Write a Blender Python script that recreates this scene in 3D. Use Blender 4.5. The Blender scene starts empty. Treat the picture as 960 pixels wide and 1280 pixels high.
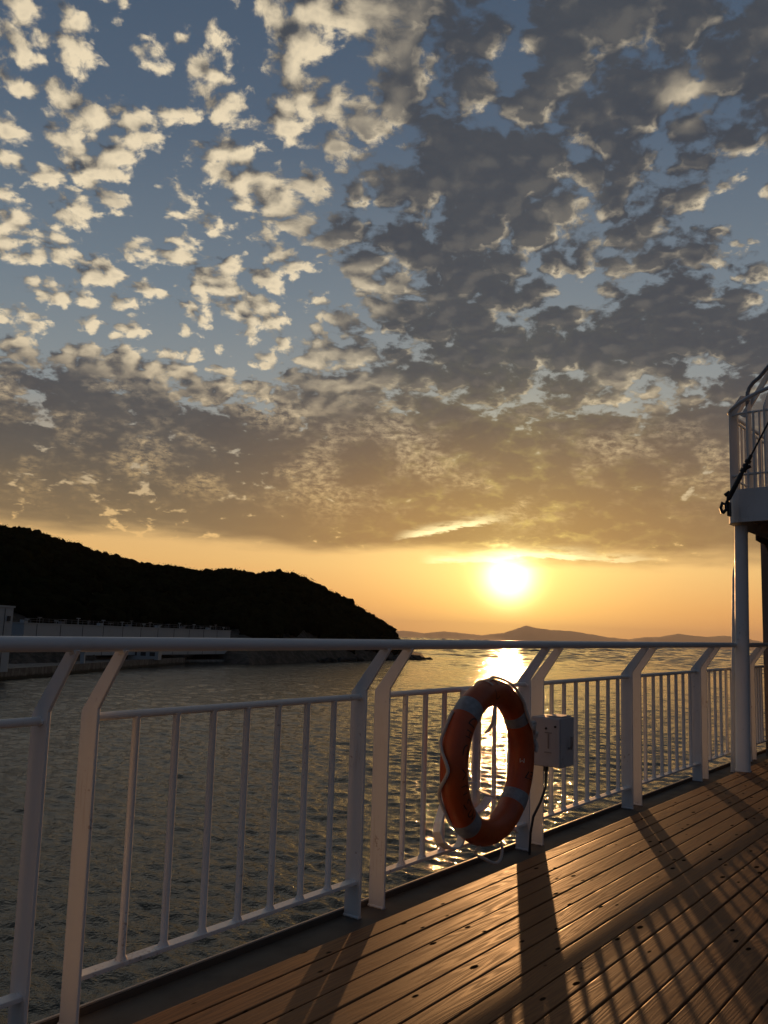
import bpy, bmesh, math, random
import numpy as np
from mathutils import Vector, Matrix, noise as mnoise

random.seed(7); RNG = np.random.default_rng(7)
sc = bpy.context.scene
COL = sc.collection
R = math.radians

# ------------------------------------------------------------------ camera, world, sun, exposure
EYE = 8.1                                    # camera height above the sea (m)
F_PX = 1090.0                                # focal length in pixels of a 1280 px high picture
PITCH, ROLL = 8.105, 2.205
SUN_AZ, SUN_EL = 8.3, 4.1                   # sun seen just right of straight ahead
cam_d = bpy.data.cameras.new('camera'); cam = bpy.data.objects.new('camera', cam_d); COL.objects.link(cam)
cam_d.sensor_fit = 'VERTICAL'; cam_d.sensor_height = 24.0; cam_d.lens = 24.0*F_PX/1280.0
cam_d.clip_start = 0.05; cam_d.clip_end = 200000.0
_p, _r = R(PITCH), R(ROLL)
_f = Vector((0, math.cos(_p), math.sin(_p))); _u0 = Vector((0, -math.sin(_p), math.cos(_p))); _x0 = Vector((1, 0, 0))
_X = _x0*math.cos(_r) + _u0*math.sin(_r); _U = _u0*math.cos(_r) - _x0*math.sin(_r)
cam.matrix_world = Matrix(((_X.x, _U.x, -_f.x, 0), (_X.y, _U.y, -_f.y, 0), (_X.z, _U.z, -_f.z, EYE), (0, 0, 0, 1)))
sc.camera = cam

sc.view_settings.view_transform = 'Standard'; sc.view_settings.look = 'None'
sc.view_settings.exposure = 0.0; sc.view_settings.gamma = 1.0; sc.view_settings.use_curve_mapping = False
sc.render.engine = 'CYCLES'
sc.cycles.max_bounces = 8; sc.cycles.diffuse_bounces = 4; sc.cycles.glossy_bounces = 4
sc.cycles.volume_bounces = 0; sc.cycles.sample_clamp_indirect = 6.0
sc.cycles.use_denoising = True

SUN_DIR = Vector((math.sin(R(SUN_AZ))*math.cos(R(SUN_EL)), math.cos(R(SUN_AZ))*math.cos(R(SUN_EL)), math.sin(R(SUN_EL))))
sun_d = bpy.data.lights.new('sun', 'SUN'); sun_d.energy = 2.7; sun_d.angle = R(0.5); sun_d.color = (1.0, 0.50, 0.19)
sun = bpy.data.objects.new('sun', sun_d); COL.objects.link(sun)
sun.rotation_euler = SUN_DIR.to_track_quat('Z', 'Y').to_euler(); sun.location = (0, 0, 60)


class N:
    """one float or vector value in a node tree, with arithmetic"""
    def __init__(s, nt, sock): s.nt, s.s = nt, sock
    @staticmethod
    def _in(nt, inp, v):
        if isinstance(v, N): nt.links.new(v.s, inp)
        else: inp.default_value = v
    def _m(s, op, b=None, c=None, clamp=False):
        n = s.nt.nodes.new('ShaderNodeMath'); n.operation = op; n.use_clamp = clamp
        N._in(s.nt, n.inputs[0], s)
        if b is not None: N._in(s.nt, n.inputs[1], b)
        if c is not None: N._in(s.nt, n.inputs[2], c)
        return N(s.nt, n.outputs[0])
    def __add__(s, b): return s._m('ADD', b)
    __radd__ = __add__
    def __sub__(s, b): return s._m('SUBTRACT', b)
    def __rsub__(s, b): return (s*-1.0) + b
    def __mul__(s, b): return s._m('MULTIPLY', b)
    __rmul__ = __mul__
    def __truediv__(s, b): return s._m('DIVIDE', b)
    def max(s, b): return s._m('MAXIMUM', b)
    def min(s, b): return s._m('MINIMUM', b)
    def pow(s, b): return s._m('POWER', b)
    def exp(s): return s._m('EXPONENT')
    def abs(s): return s._m('ABSOLUTE')
    def sat(s): return s._m('ADD', 0.0, clamp=True)
    def ss(s, a, b, o0=0.0, o1=1.0):                 # smooth step
        n = s.nt.nodes.new('ShaderNodeMapRange'); n.interpolation_type = 'SMOOTHSTEP'
        N._in(s.nt, n.inputs[0], s)
        for i, v in zip((1, 2, 3, 4), (a, b, o0, o1)): N._in(s.nt, n.inputs[i], v)
        return N(s.nt, n.outputs[0])
    def lin(s, a, b, o0=0.0, o1=1.0):
        n = s.nt.nodes.new('ShaderNodeMapRange'); n.clamp = True
        N._in(s.nt, n.inputs[0], s)
        for i, v in zip((1, 2, 3, 4), (a, b, o0, o1)): N._in(s.nt, n.inputs[i], v)
        return N(s.nt, n.outputs[0])

def vmath(nt, op, a, b=None, out=0):
    n = nt.nodes.new('ShaderNodeVectorMath'); n.operation = op
    N._in(nt, n.inputs[0], a)
    if b is not None:
        if op == 'SCALE': N._in(nt, n.inputs[3], b)
        else: N._in(nt, n.inputs[1], b)
    return N(nt, n.outputs[out])
def comb(nt, x, y, z):
    n = nt.nodes.new('ShaderNodeCombineXYZ')
    for i, v in enumerate((x, y, z)): N._in(nt, n.inputs[i], v)
    return N(nt, n.outputs[0])
def sep(nt, v):
    n = nt.nodes.new('ShaderNodeSeparateXYZ'); N._in(nt, n.inputs[0], v)
    return [N(nt, n.outputs[i]) for i in range(3)]
def tnoise(nt, vec, scale, detail=4.0, rough=0.5, dist=0.0, color=False, dims='3D'):
    n = nt.nodes.new('ShaderNodeTexNoise'); n.noise_dimensions = dims; n.normalize = True
    N._in(nt, n.inputs['Vector'], vec); n.inputs['Scale'].default_value = scale
    n.inputs['Detail'].default_value = detail; n.inputs['Roughness'].default_value = rough; n.inputs['Distortion'].default_value = dist
    return N(nt, n.outputs[1 if color else 0])
def tvor(nt, vec, scale, smooth=None, dims='3D', rand=1.0, out=0, detail=0.0, rough=0.5):
    n = nt.nodes.new('ShaderNodeTexVoronoi'); n.voronoi_dimensions = dims
    if smooth is not None: n.feature = 'SMOOTH_F1'; n.inputs['Smoothness'].default_value = smooth
    N._in(nt, n.inputs['Vector'], vec); n.inputs['Scale'].default_value = scale; n.inputs['Randomness'].default_value = rand
    n.inputs['Detail'].default_value = detail; n.inputs['Roughness'].default_value = rough; n.inputs['Lacunarity'].default_value = 2.1
    n.normalize = bool(detail)
    return N(nt, n.outputs[out])
def cmix(nt, f, a, b, mode='MIX', clampf=True):
    n = nt.nodes.new('ShaderNodeMix'); n.data_type = 'RGBA'; n.blend_type = mode; n.clamp_factor = clampf
    N._in(nt, n.inputs[0], f)
    for i, v in ((6, a), (7, b)):
        if isinstance(v, N): nt.links.new(v.s, n.inputs[i])
        else: n.inputs[i].default_value = (*v[:3], 1.0)
    return N(nt, n.outputs[2])
def ramp(nt, f, stops):
    n = nt.nodes.new('ShaderNodeValToRGB'); N._in(nt, n.inputs[0], f)
    e = n.color_ramp.elements
    while len(e) < len(stops): e.new(0.5)
    for el, (p, c) in zip(e, stops): el.position = p; el.color = (*c, 1.0)
    return N(nt, n.outputs[0])
def srgb(r, g, b):
    f = lambda c: (c/255/12.92) if c/255 <= .04045 else ((c/255+.055)/1.055)**2.4
    return (f(r), f(g), f(b))

# ---- the evening sky: Nishita air, altocumulus on a cloud plane overhead, glow round the low sun
def make_world():
    w = bpy.data.worlds.new('World'); sc.world = w; w.use_nodes = True
    nt = w.node_tree; nt.nodes.clear()
    out = nt.nodes.new('ShaderNodeOutputWorld'); bg = nt.nodes.new('ShaderNodeBackground')
    nt.links.new(bg.outputs[0], out.inputs[0]); bg.inputs[1].default_value = 0.1
    sky = nt.nodes.new('ShaderNodeTexSky'); sky.sky_type = 'NISHITA'; sky.sun_disc = False
    sky.sun_elevation = R(SUN_EL); sky.sun_rotation = R(SUN_AZ); sky.air_density = 1.0; sky.dust_density = 1.5; sky.ozone_density = 2.0
    tc = nt.nodes.new('ShaderNodeTexCoord'); D = vmath(nt, 'NORMALIZE', N(nt, tc.outputs['Generated']))
    x, y, z = sep(nt, D)
    el = z._m('ARCSINE')*57.2958
    az = x._m('ARCTAN2', y)*57.2958
    zz = z.max(0.0)
    cosg = vmath(nt, 'DOT_PRODUCT', D, tuple(SUN_DIR), out=1)
    gam = cosg.min(1.0)._m('ARCCOSINE')*57.2958                      # degrees from the sun
    # clear air: elevation gradient, warmer toward the sun
    clear = ramp(nt, el.lin(0, 45), [
        (0.0, srgb(230, 150, 90)), (0.05, srgb(238, 168, 96)), (0.10, srgb(246, 194, 118)), (0.14, srgb(242, 196, 126)), (0.2, srgb(200, 176, 138)),
        (0.32, srgb(140, 149, 151)), (0.48, srgb(110, 127, 140)), (0.7, srgb(78, 98, 119)), (1.0, srgb(58, 78, 101))])
    cool = ramp(nt, el.lin(0, 45), [
        (0.0, srgb(71, 79, 90)), (0.15, srgb(65, 78, 94)), (0.45, srgb(57, 77, 100)), (1.0, srgb(48, 69, 95))])
    clear = cmix(nt, gam.ss(38, 85), clear, cool)
    nish = cmix(nt, 1.0, N(nt, sky.outputs[0]), (0.1, 0.1, 0.1), 'MULTIPLY')
    clear = cmix(nt, gam.ss(38, 80, 0.12, 0.0), clear, nish)
    # cloud plane
    k = 0.34
    px = x/(zz+k); py = y/(zz+k)
    P = comb(nt, px, py, 0.0)
    wv = lambda sc, am: vmath(nt, 'SCALE', vmath(nt, 'SUBTRACT', tnoise(nt, P, sc, 2, 0.5, color=True, dims='2D'), (0.5, 0.5, 0.5)), am)
    Pw = vmath(nt, 'ADD', vmath(nt, 'ADD', P, wv(3.2, 0.05)), wv(26.0, 0.012))
    def field(V, det):
        big = tnoise(nt, V, 5.4, 2, 0.5, dims='2D')
        w = tvor(nt, V, 18.5, smooth=0.38, dims='2D', detail=det, rough=0.45)
        return (big-0.5)*1.05 + (0.36-w)*2.4
    sx, sy = math.sin(R(SUN_AZ)), math.cos(R(SUN_AZ))
    crumb = tnoise(nt, Pw, 52.0, 7, 0.66, dims='2D')
    f0 = field(Pw, 1.0)
    f1 = field(vmath(nt, 'ADD', Pw, (0.018*sx+0.009, 0.018*sy, 0.0)), 1.0)
    d0 = field(Pw, 3.0) + (crumb-0.5)*0.75 + (tnoise(nt, Pw, 29.0, 3, 0.55, dims='2D')-0.5)*0.5
    # where the clouds stand: a bank low over the sea, small puffs on the upper left, heavy masses to the right
    bank = (el + az*0.05).ss(12.0, 17.5, 1.0, 0.0)
    cov = bank*0.50 + az.ss(-16, 6, -0.09, 0.20)
    heavy = az.ss(-13, 4, 0.0, 0.72) + bank*1.0
    for (ba, be, rx, ry, amt, hv) in BLOBS:
        dx = (az-ba)/rx; dy = (el-be)/ry
        g = ((dx*dx + dy*dy)*-1.0).exp()
        cov = cov + g*amt
        if hv: heavy = heavy + g*hv
    mass = tnoise(nt, vmath(nt, 'MULTIPLY', Pw, (1.0, 0.8, 1.0)), 4.2, 5, 0.55)            # which parts are thick and grey
    heavy = (heavy + (mass-0.5)*2.3)
    edge = tnoise(nt, comb(nt, az*0.09, el*0.5, 3.0), 1.0, 5, 0.55)
    lowcut = (el + (edge-0.5)*3.4 + az._m('ADD', -6.0).abs()*-0.012).ss(4.7, 6.4)
    wisp = tnoise(nt, Pw, 60.0, 6, 0.65)
    dens = d0 + cov
    alpha = dens.ss(-0.02, 0.32)*lowcut
    thick = dens.ss(0.10, 0.9)
    shade = heavy.ss(0.05, 0.85)
    litp = ((f0-f1)*1.25 + 0.49 + (crumb-0.5)*1.1 + (mass-0.5)*0.4).ss(-0.15, 1.10)*dens.ss(0.35, 1.3, 1.0, 0.5)
    lith = ((f0-f1)*1.45 - 0.02 + (crumb-0.5)*1.3 + (0.5-mass)*1.7).ss(-0.05, 1.02)*dens.ss(0.14, 0.58, 1.0, 0.06)
    lit = litp*(1.0-shade) + lith*shade
    gaps = tnoise(nt, comb(nt, az*0.16, el*0.26, 7.0), 1.0, 4, 0.6)                        # where the low bank breaks open
    brk = gaps.ss(0.46, 0.62)
    lit = lit*(1.0 - bank*(1.0 - brk)*el.ss(9.0, 14.5, 1.0, 0.65))
    lit = (lit + brk*bank*(crumb-0.38).sat()*1.9).sat()*el.ss(6.2, 9.0)
    low = el.ss(5.0, 19.0, 1.0, 0.0); near = gam.ss(3.0, 26.0, 1.0, 0.0)
    dark = cmix(nt, low, srgb(51, 61, 74), srgb(80, 77, 69))
    dark = cmix(nt, (mass + (wisp-0.5)*0.6).ss(0.3, 0.75)*0.5, cmix(nt, 0.16, dark, (0.20, 0.20, 0.18)), dark)
    dark = cmix(nt, el.ss(5.0, 11.5, 1.0, 0.0), dark, srgb(128, 110, 82))
    dark = cmix(nt, near*low*0.60, dark, srgb(200, 146, 80))
    bright = cmix(nt, low, srgb(240, 222, 188), srgb(232, 190, 122))
    bright = cmix(nt, gam.ss(2.0, 12.0, 0.9, 0.0), bright, (1.15, 0.82, 0.36))
    ccol = cmix(nt, lit, dark, bright)
    back = gam.ss(38, 90)
    ccol = cmix(nt, back, ccol, srgb(57, 68, 81))
    col = cmix(nt, alpha*0.96, clear, ccol)
    # bright ragged rims of the bank's underside near the sun
    streak = tnoise(nt, comb(nt, az*0.30, el*1.4, 11.0), 1.0, 6, 0.65)
    rag = (streak-0.5)*1.5
    def band(a0, a1, e0, sl, th):
        dd = (el - e0 - (az-a0)*sl + rag)
        return dd.ss(-th*0.45, 0.0)*dd.ss(0.0, th*1.5, 1.0, 0.0)*az.ss(a0-1.2, a0+1.0)*az.ss(a1-2.0, a1+1.5, 1.0, 0.0)*streak.ss(0.30, 0.50)
    fr = band(1.6, 7.4, 6.5, 0.22, 0.42) + band(3.4, 13.0, 5.0, 0.06, 0.55)*0.9 + band(9, 17, 5.4, 0.0, 0.30)*0.5
    col = cmix(nt, fr.sat()*0.92, col, (1.6, 1.3, 0.66))
    # the sun and its glow (it gives off light)
    glow = cmix(nt, 1.0, comb(nt, 1.0, 0.84, 0.18), comb(nt, *[(gam*-0.25).exp()*1.05]*3), 'MULTIPLY')
    core = (gam*gam*-0.52).exp()*4.6
    corec = cmix(nt, 1.0, comb(nt, 1.0, 0.80, 0.42), comb(nt, core, core, core), 'MULTIPLY')
    thru = 1.0 - alpha*thick*0.75
    add = cmix(nt, 1.0, glow, corec, 'ADD', False)
    add = cmix(nt, 1.0, add, comb(nt, thru, thru, thru), 'MULTIPLY')
    col = cmix(nt, 1.0, col, add, 'ADD', False)
    col = cmix(nt, z.ss(-0.02, 0.0, 1.0, 0.0), col, srgb(90, 80, 62))
    col = vmath(nt, 'SCALE', col, 10.0)                                # undone by the Background strength of 0.1
    nt.links.new(col.s, bg.inputs[0])
    w.cycles.sampling_method = 'MANUAL'; w.cycles.sample_map_resolution = 1024
# az, el (degrees), half sizes, amount of extra (+) or less (-) cloud
BLOBS = [(-11.0, 34.8, 2.6, 1.6, 0.04, -0.3), (-5.0, 33.0, 3.2, 3.0, -0.16, 0.1), (-17, 36.5, 5, 2.4, -0.16, -0.3), (-15.0, 28.3, 2.5, 1.3, -0.14, 0), (-4.5, 32.5, 2.0, 2.6, -0.22, 0), (-7.5, 29.0, 3.5, 1.2, -0.15, 0),
         (-21.5, 29.0, 2.6, 4.0, 0.10, -0.4), (-12, 22.5, 5.0, 3.0, 0.10, -0.1), (4.0, 33.0, 2.6, 5.0, 0.14, 0.5), (9.5, 30.5, 2.6, 3.2, 0.18, 0.5), (6.5, 25.0, 4.5, 3.5, 0.16, 0.6), (-2.0, 25.5, 3.0, 2.0, 0.10, 0.4),
         (14.5, 36.5, 6, 2.5, 0.25, 0.6), (22.8, 26.3, 2.6, 4.0, -0.55, 0), (8.0, 35.3, 1.2, 1.6, -0.30, 0), (12.8, 30.8, 1.3, 1.8, -0.32, 0), (19.5, 32.5, 2.0, 1.8, 0.10, -0.7), (18.0, 23.0, 3.5, 1.5, 0.12, -0.2),
         (20.5, 20.5, 5, 2.2, 0.22, 0.6), (9.0, 19.0, 8, 2.5, 0.14, 0.4), (18.0, 15.2, 2.6, 1.2, -0.34, -0.5), (-17.0, 18.3, 6, 1.0, -0.22, 0), (13.0, 21.5, 1.8, 1.4, -0.15, -0.3),
         (-5.0, 14.5, 2.5, 1.0, -0.1, -0.5), (1.0, 11.8, 3.5, 0.9, -0.05, -0.8), (13.5, 10.3, 2.2, 0.7, -0.12, -0.9), (8.0, 14.5, 3.0, 1.0, -0.08, -0.5), (-20, 13, 5, 2.0, 0.15, 0.5)]
make_world()

# ------------------------------------------------------------------ helpers for things
def mat(name):
    m = bpy.data.materials.new(name); m.use_nodes = True
    nt = m.node_tree; b = nt.nodes['Principled BSDF']
    return m, nt, b
def link(nt, a, inp): nt.links.new(a.s, inp)
def pos(nt, kind='Object'):
    if kind == 'World':
        g = nt.nodes.new('ShaderNodeNewGeometry'); return N(nt, g.outputs['Position'])
    t = nt.nodes.new('ShaderNodeTexCoord'); return N(nt, t.outputs[kind])
def bump(nt, b, h, strength, dist):
    n = nt.nodes.new('ShaderNodeBump'); n.inputs['Strength'].default_value = strength; n.inputs['Distance'].default_value = dist
    link(nt, h, n.inputs['Height']); nt.links.new(n.outputs[0], b.inputs['Normal']); return n
def paint(name, base, rough=0.42, dirt=(0.25, 0.2, 0.15), amt=0.25, scale=9.0, spec=0.5, rust=0.0):
    m, nt, b = mat(name)
    P = pos(nt)
    n = tnoise(nt, P, scale, 6, 0.62); st = tnoise(nt, vmath(nt, 'MULTIPLY', P, (1, 1, 0.12)), scale*4, 4, 0.6)
    f = (n*0.65 + st*0.35).ss(0.50, 0.80)*amt
    c = cmix(nt, f, base, dirt)
    if rust:
        sp = tnoise(nt, P, 34.0, 5, 0.7); pl = tnoise(nt, P, 3.1, 2, 0.5)
        run = tnoise(nt, vmath(nt, 'MULTIPLY', P, (1, 1, 0.07)), 60.0, 3, 0.6)
        c = cmix(nt, (sp + (pl-0.5)*0.5).ss(0.66, 0.74)*rust, c, (0.16, 0.065, 0.028))
        c = cmix(nt, (run + (pl-0.5)*0.7).ss(0.62, 0.82)*rust*0.45, c, (0.34, 0.20, 0.12))
    link(nt, c, b.inputs['Base Color'])
    link(nt, n.lin(0.3, 0.7, rough-0.08, rough+0.12), b.inputs['Roughness'])
    b.inputs['Specular IOR Level'].default_value = spec
    bump(nt, b, tnoise(nt, P, 90, 4, 0.6) + n*0.8, 0.35, 0.0012)
    return m
def plain(name, base, rough=0.6, metal=0.0, var=0.25, scale=6.0):
    m, nt, b = mat(name)
    n = tnoise(nt, pos(nt), scale, 5, 0.6)
    c = cmix(nt, n.ss(0.3, 0.7), tuple(x*(1-var) for x in base), tuple(min(1, x*(1+var)) for x in base))
    link(nt, c, b.inputs['Base Color']); b.inputs['Roughness'].default_value = rough; b.inputs['Metallic'].default_value = metal
    return m

class MB:
    """collects vertices and faces of ONE mesh"""
    def __init__(s): s.v, s.f, s.smooth = [], [], []
    def add(s, vs, fs, smooth=False):
        o = len(s.v); s.v += [tuple(p) for p in vs]; s.f += [[i+o for i in f] for f in fs]; s.smooth += [smooth]*len(fs); return s
    def box(s, a, b):
        (x0, y0, z0), (x1, y1, z1) = [tuple(map(min, zip(a, b))), tuple(map(max, zip(a, b)))]
        return s.add([(x0,y0,z0),(x1,y0,z0),(x1,y1,z0),(x0,y1,z0),(x0,y0,z1),(x1,y0,z1),(x1,y1,z1),(x0,y1,z1)],
                     [(0,3,2,1),(4,5,6,7),(0,1,5,4),(1,2,6,5),(2,3,7,6),(3,0,4,7)])
    def prism(s, poly, d, axis):
        """extrude a polygon (list of 3-D points) by vector d"""
        n = len(poly); d = Vector(d); P = [Vector(p) for p in poly]
        vs = P + [p+d for p in P]
        return s.add(vs, [tuple(range(n))[::-1], tuple(range(n, 2*n))] + [(i, (i+1) % n, n+(i+1) % n, n+i) for i in range(n)])
    def tube(s, pts, r, n=12, cap=True, twist=0.0):
        pts = [Vector(p) for p in pts]; k = len(pts); rs = r if isinstance(r, (list, tuple)) else [r]*k
        ring = []; up = None
        for i, p in enumerate(pts):
            t = (pts[min(i+1, k-1)] - pts[max(i-1, 0)]).normalized()
            if up is None: up = t.orthogonal().normalized()
            up = (up - t*up.dot(t)).normalized(); sd = t.cross(up)
            ring.append([p + (up*math.cos(a) + sd*math.sin(a))*rs[i] for a in [2*math.pi*j/n + twist*i for j in range(n)]])
        vs = [q for rr in ring for q in rr]; fs = []
        for i in range(k-1):
            for j in range(n):
                a, b = i*n+j, i*n+(j+1) % n; fs.append((a, b, b+n, a+n))
        s.add(vs, fs, True)
        if cap:
            s.add(ring[0], [tuple(range(n))[::-1]]); s.add(ring[-1], [tuple(range(n))])
        return s
    def strip(s, pts, wv, th):
        """flat bar swept along pts, width vector wv, thickness th"""
        pts = [Vector(p) for p in pts]; wv = Vector(wv); k = len(pts); vs = []
        for i, p in enumerate(pts):
            t = (pts[min(i+1, k-1)] - pts[max(i-1, 0)]).normalized(); nn = t.cross(wv).normalized()*th*0.5
            vs += [p-wv*0.5-nn, p+wv*0.5-nn, p+wv*0.5+nn, p-wv*0.5+nn]
        fs = [(3,2,1,0), tuple(4*(k-1)+j for j in range(4))]
        for i in range(k-1):
            for j in range(4):
                a, b = 4*i+j, 4*i+(j+1) % 4; fs.append((a, b, b+4, a+4))
        return s.add(vs, fs)
    def build(s, name, m, parent=None, bevel=0.0, seg=2):
        me = bpy.data.meshes.new(name); me.from_pydata(s.v, [], s.f); me.validate(); me.update()
        if any(s.smooth) and len(s.smooth) == len(me.polygons):
            me.polygons.foreach_set('use_smooth', s.smooth)
        me.materials.append(m)
        bm = bmesh.new(); bm.from_mesh(me); bmesh.ops.recalc_face_normals(bm, faces=bm.faces)
        if bevel:
            bmesh.ops.bevel(bm, geom=[e for e in bm.edges if len(e.link_faces) == 2 and e.calc_face_angle(0) > 0.6], offset=bevel, segments=seg, affect='EDGES', profile=0.7)
        bm.to_mesh(me); bm.free()
        o = bpy.data.objects.new(name, me); COL.objects.link(o)
        if parent: o.parent = parent
        return o
def npmesh(name, V, F, m, smooth=False):
    """numpy mesh: V (n,3), F (k,3|4)"""
    me = bpy.data.meshes.new(name); V = np.asarray(V, np.float32); F = np.asarray(F, np.int32); k, q = F.shape
    me.vertices.add(len(V)); me.vertices.foreach_set('co', V.ravel())
    me.loops.add(k*q); me.loops.foreach_set('vertex_index', F.ravel())
    me.polygons.add(k); me.polygons.foreach_set('loop_start', np.arange(0, k*q, q, dtype=np.int32))
    me.update(calc_edges=True); me.validate()
    if smooth: me.polygons.foreach_set('use_smooth', np.ones(len(me.polygons), bool))
    me.materials.append(m); o = bpy.data.objects.new(name, me); COL.objects.link(o); return o
def tag(o, label=None, cat=None, group=None, kind=None):
    for k_, v_ in (('label', label), ('category', cat), ('group', group), ('kind', kind)):
        if v_: o[k_] = v_
    return o
def empty(name, loc=(0, 0, 0), frame=None):
    o = bpy.data.objects.new(name, None); o.empty_display_size = 0.2; COL.objects.link(o)
    o.matrix_world = (frame or Matrix()) @ Matrix.Translation(loc); return o
def azd(az, d, z=0.0):
    return Vector((math.sin(R(az))*d, math.cos(R(az))*d, z))

# ------------------------------------------------------------------ the sea
def sea_material():
    m, nt, b = mat('sea_water')
    P = pos(nt, 'World')
    b.inputs['Base Color'].default_value = (0.020, 0.026, 0.020, 1); b.inputs['Roughness'].default_value = 0.05
    b.inputs['IOR'].default_value = 1.333
    w3 = tnoise(nt, P, 2.6, 3, 0.55, 0.4); w4 = tnoise(nt, P, 8.0, 3, 0.55)
    h = (1.0 - (w3-0.5).abs()*2.0)*0.040 + w4*0.026
    bump(nt, b, h, 1.0, 1.0)
    return m
def build_sea():
    # the part in front of the ship: real waves on a fan of rows that get wider apart with distance
    rows = [7.0]
    while rows[-1] < 9000:
        r = rows[-1]; rows.append(r + max(0.085, min(0.0045*r, 0.03 + 0.0028*r) if r < 400 else 0.0042*r))
    rows = np.array(rows); az = np.radians(np.concatenate([np.arange(-75, -31, 0.5), np.arange(-31, 31, 0.075), np.arange(31, 75.1, 0.5)]))
    rr, aa = np.meshgrid(rows, az, indexing='ij'); X = rr*np.sin(aa); Y = rr*np.cos(aa); H = np.zeros_like(X)
    dr = np.gradient(rows)[:, None]
    g = np.random.default_rng(11); lam = 0.33
    while lam < 260:
        vis = np.clip((lam/dr - 2.2)/1.6, 0, 1)                       # waves the rows can carry
        amp0 = np.clip(1.0 - (lam-1.2)/4.0, 0.10 if lam < 14 else 0.0, 1.0)
        near = np.clip(1.0 - (lam/dr - 12)/16.0, amp0, 1.0)           # long waves only where the short ones are too fine
        for q in range(7):
            th = math.radians(200) + g.normal(0, 0.62); L = lam*g.uniform(0.8, 1.25); k = 2*math.pi/L
            st = SLOPE*(1.25 if lam < 1 else 0.95 if lam < 2 else 0.48 if lam < 5 else 0.30 if lam < 12 else 0.95)
            ph = (X*math.sin(th) + Y*math.cos(th))*k + g.uniform(0, 6.28) + 0.9*np.sin(X*0.05*g.uniform(.3, 2)+Y*0.04*g.uniform(.3, 2)+g.uniform(0, 6.28))
            s_ = np.sin(ph); H += st/k*(s_ + 0.28*np.cos(2*ph))*vis*near
        lam *= 1.42
    gust = 0.8 + 0.35*np.sin(X*0.021+np.sin(Y*0.013)*2)*np.sin(Y*0.017+1.3)
    H = H*gust
    H[:, 0] = -.6; H[:, -1] = -.6; H[0, :] = -.6; H[-1, :] = -.6
    n1, n2 = X.shape; V = np.stack([X, Y, H], -1).reshape(-1, 3)
    i = (np.arange(n1-1)[:, None]*n2 + np.arange(n2-1)[None, :]).reshape(-1)
    F = np.stack([i, i+1, i+n2+1, i+n2], -1)
    # the flat rest out to the horizon all round
    rings = [0.5, 6, 20, 80, 320, 1300, 5200, 10400, 21000, 42000, 84000]; n = 64; z0 = -0.62; o = len(V)
    V2 = [(0, 0, z0)] + [(r*math.cos(2*math.pi*j/n), r*math.sin(2*math.pi*j/n), z0) for r in rings for j in range(n)]
    F2 = [(0, 1+j, 1+(j+1) % n, 1+(j+1) % n) for j in range(0)]
    for i_ in range(len(rings)-1):
        for j in range(n):
            a, c = 1+i_*n+j, 1+i_*n+(j+1) % n; F2.append((a, a+n, c+n, c))
    F2.append((1, 1+16, 1+32, 1+48))
    V = np.concatenate([V, np.array(V2)]); F = np.concatenate([F, np.array(F2)+o])
    tag(npmesh('sea', V, F, sea_material(), True), kind='structure')
SLOPE = 0.034
build_sea()

# ------------------------------------------------------------------ the wooded headland, the far mountains
def interp(x, pts):
    xs, ys = zip(*pts); return np.interp(x, xs, ys)
RIDGE = [(-60, 8.2), (-40, 7.1), (-30, 5.9), (-23.84, 5.12), (-21.79, 4.95), (-21.07, 4.75), (-19.17, 4.43), (-17.72, 4.12), (-16.73, 4.0), (-15.97, 3.65), (-14.99, 3.61),
         (-13.51, 3.74), (-12.25, 3.5), (-9.72, 3.68), (-8.43, 3.44), (-6.89, 3.72), (-5.85, 3.66), (-4.79, 3.34), (-3.72, 2.81), (-2.39, 2.24), (-1.32, 1.66),
         (-0.25, 0.98), (0.56, 0.39), (0.94, -0.16), (2.16, -0.94), (3.21, -1.38)]
SHORE = [(-60, 95), (-23, 150), (-20.3, 160), (-18, 175), (-12.45, 222), (-8.35, 214), (-3.76, 262), (0, 304), (3.21, 338)]
DRIDGE = [(-60, 430), (-23.8, 440), (-10, 425), (-3.7, 395), (0.56, 372), (2, 352), (3.21, 343)]
CANOPY = 3.6
def hill_z(az, t):
    """t: 0 shore, 1 ridge, 2 far side"""
    zr = max(0.3, EYE + interp(az, DRIDGE)*math.tan(R(float(interp(az, RIDGE)))) - min(CANOPY, max(0.0, (0.9-az)*2.2)))
    s = math.sin(min(t, 1.0)*math.pi/2)**0.85 if t <= 1 else max(0.0, 1-(t-1)**1.5)
    return zr*s
def hill_pt(az, t, dz=0.0):
    ds, dr = float(interp(az, SHORE)), float(interp(az, DRIDGE)); dr = max(dr, ds+4)
    d = ds + (dr-ds)*t if t <= 1 else dr + (t-1)*(dr*0.45)
    return azd(az, d, hill_z(az, t) - 0.4 + dz)
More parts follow.
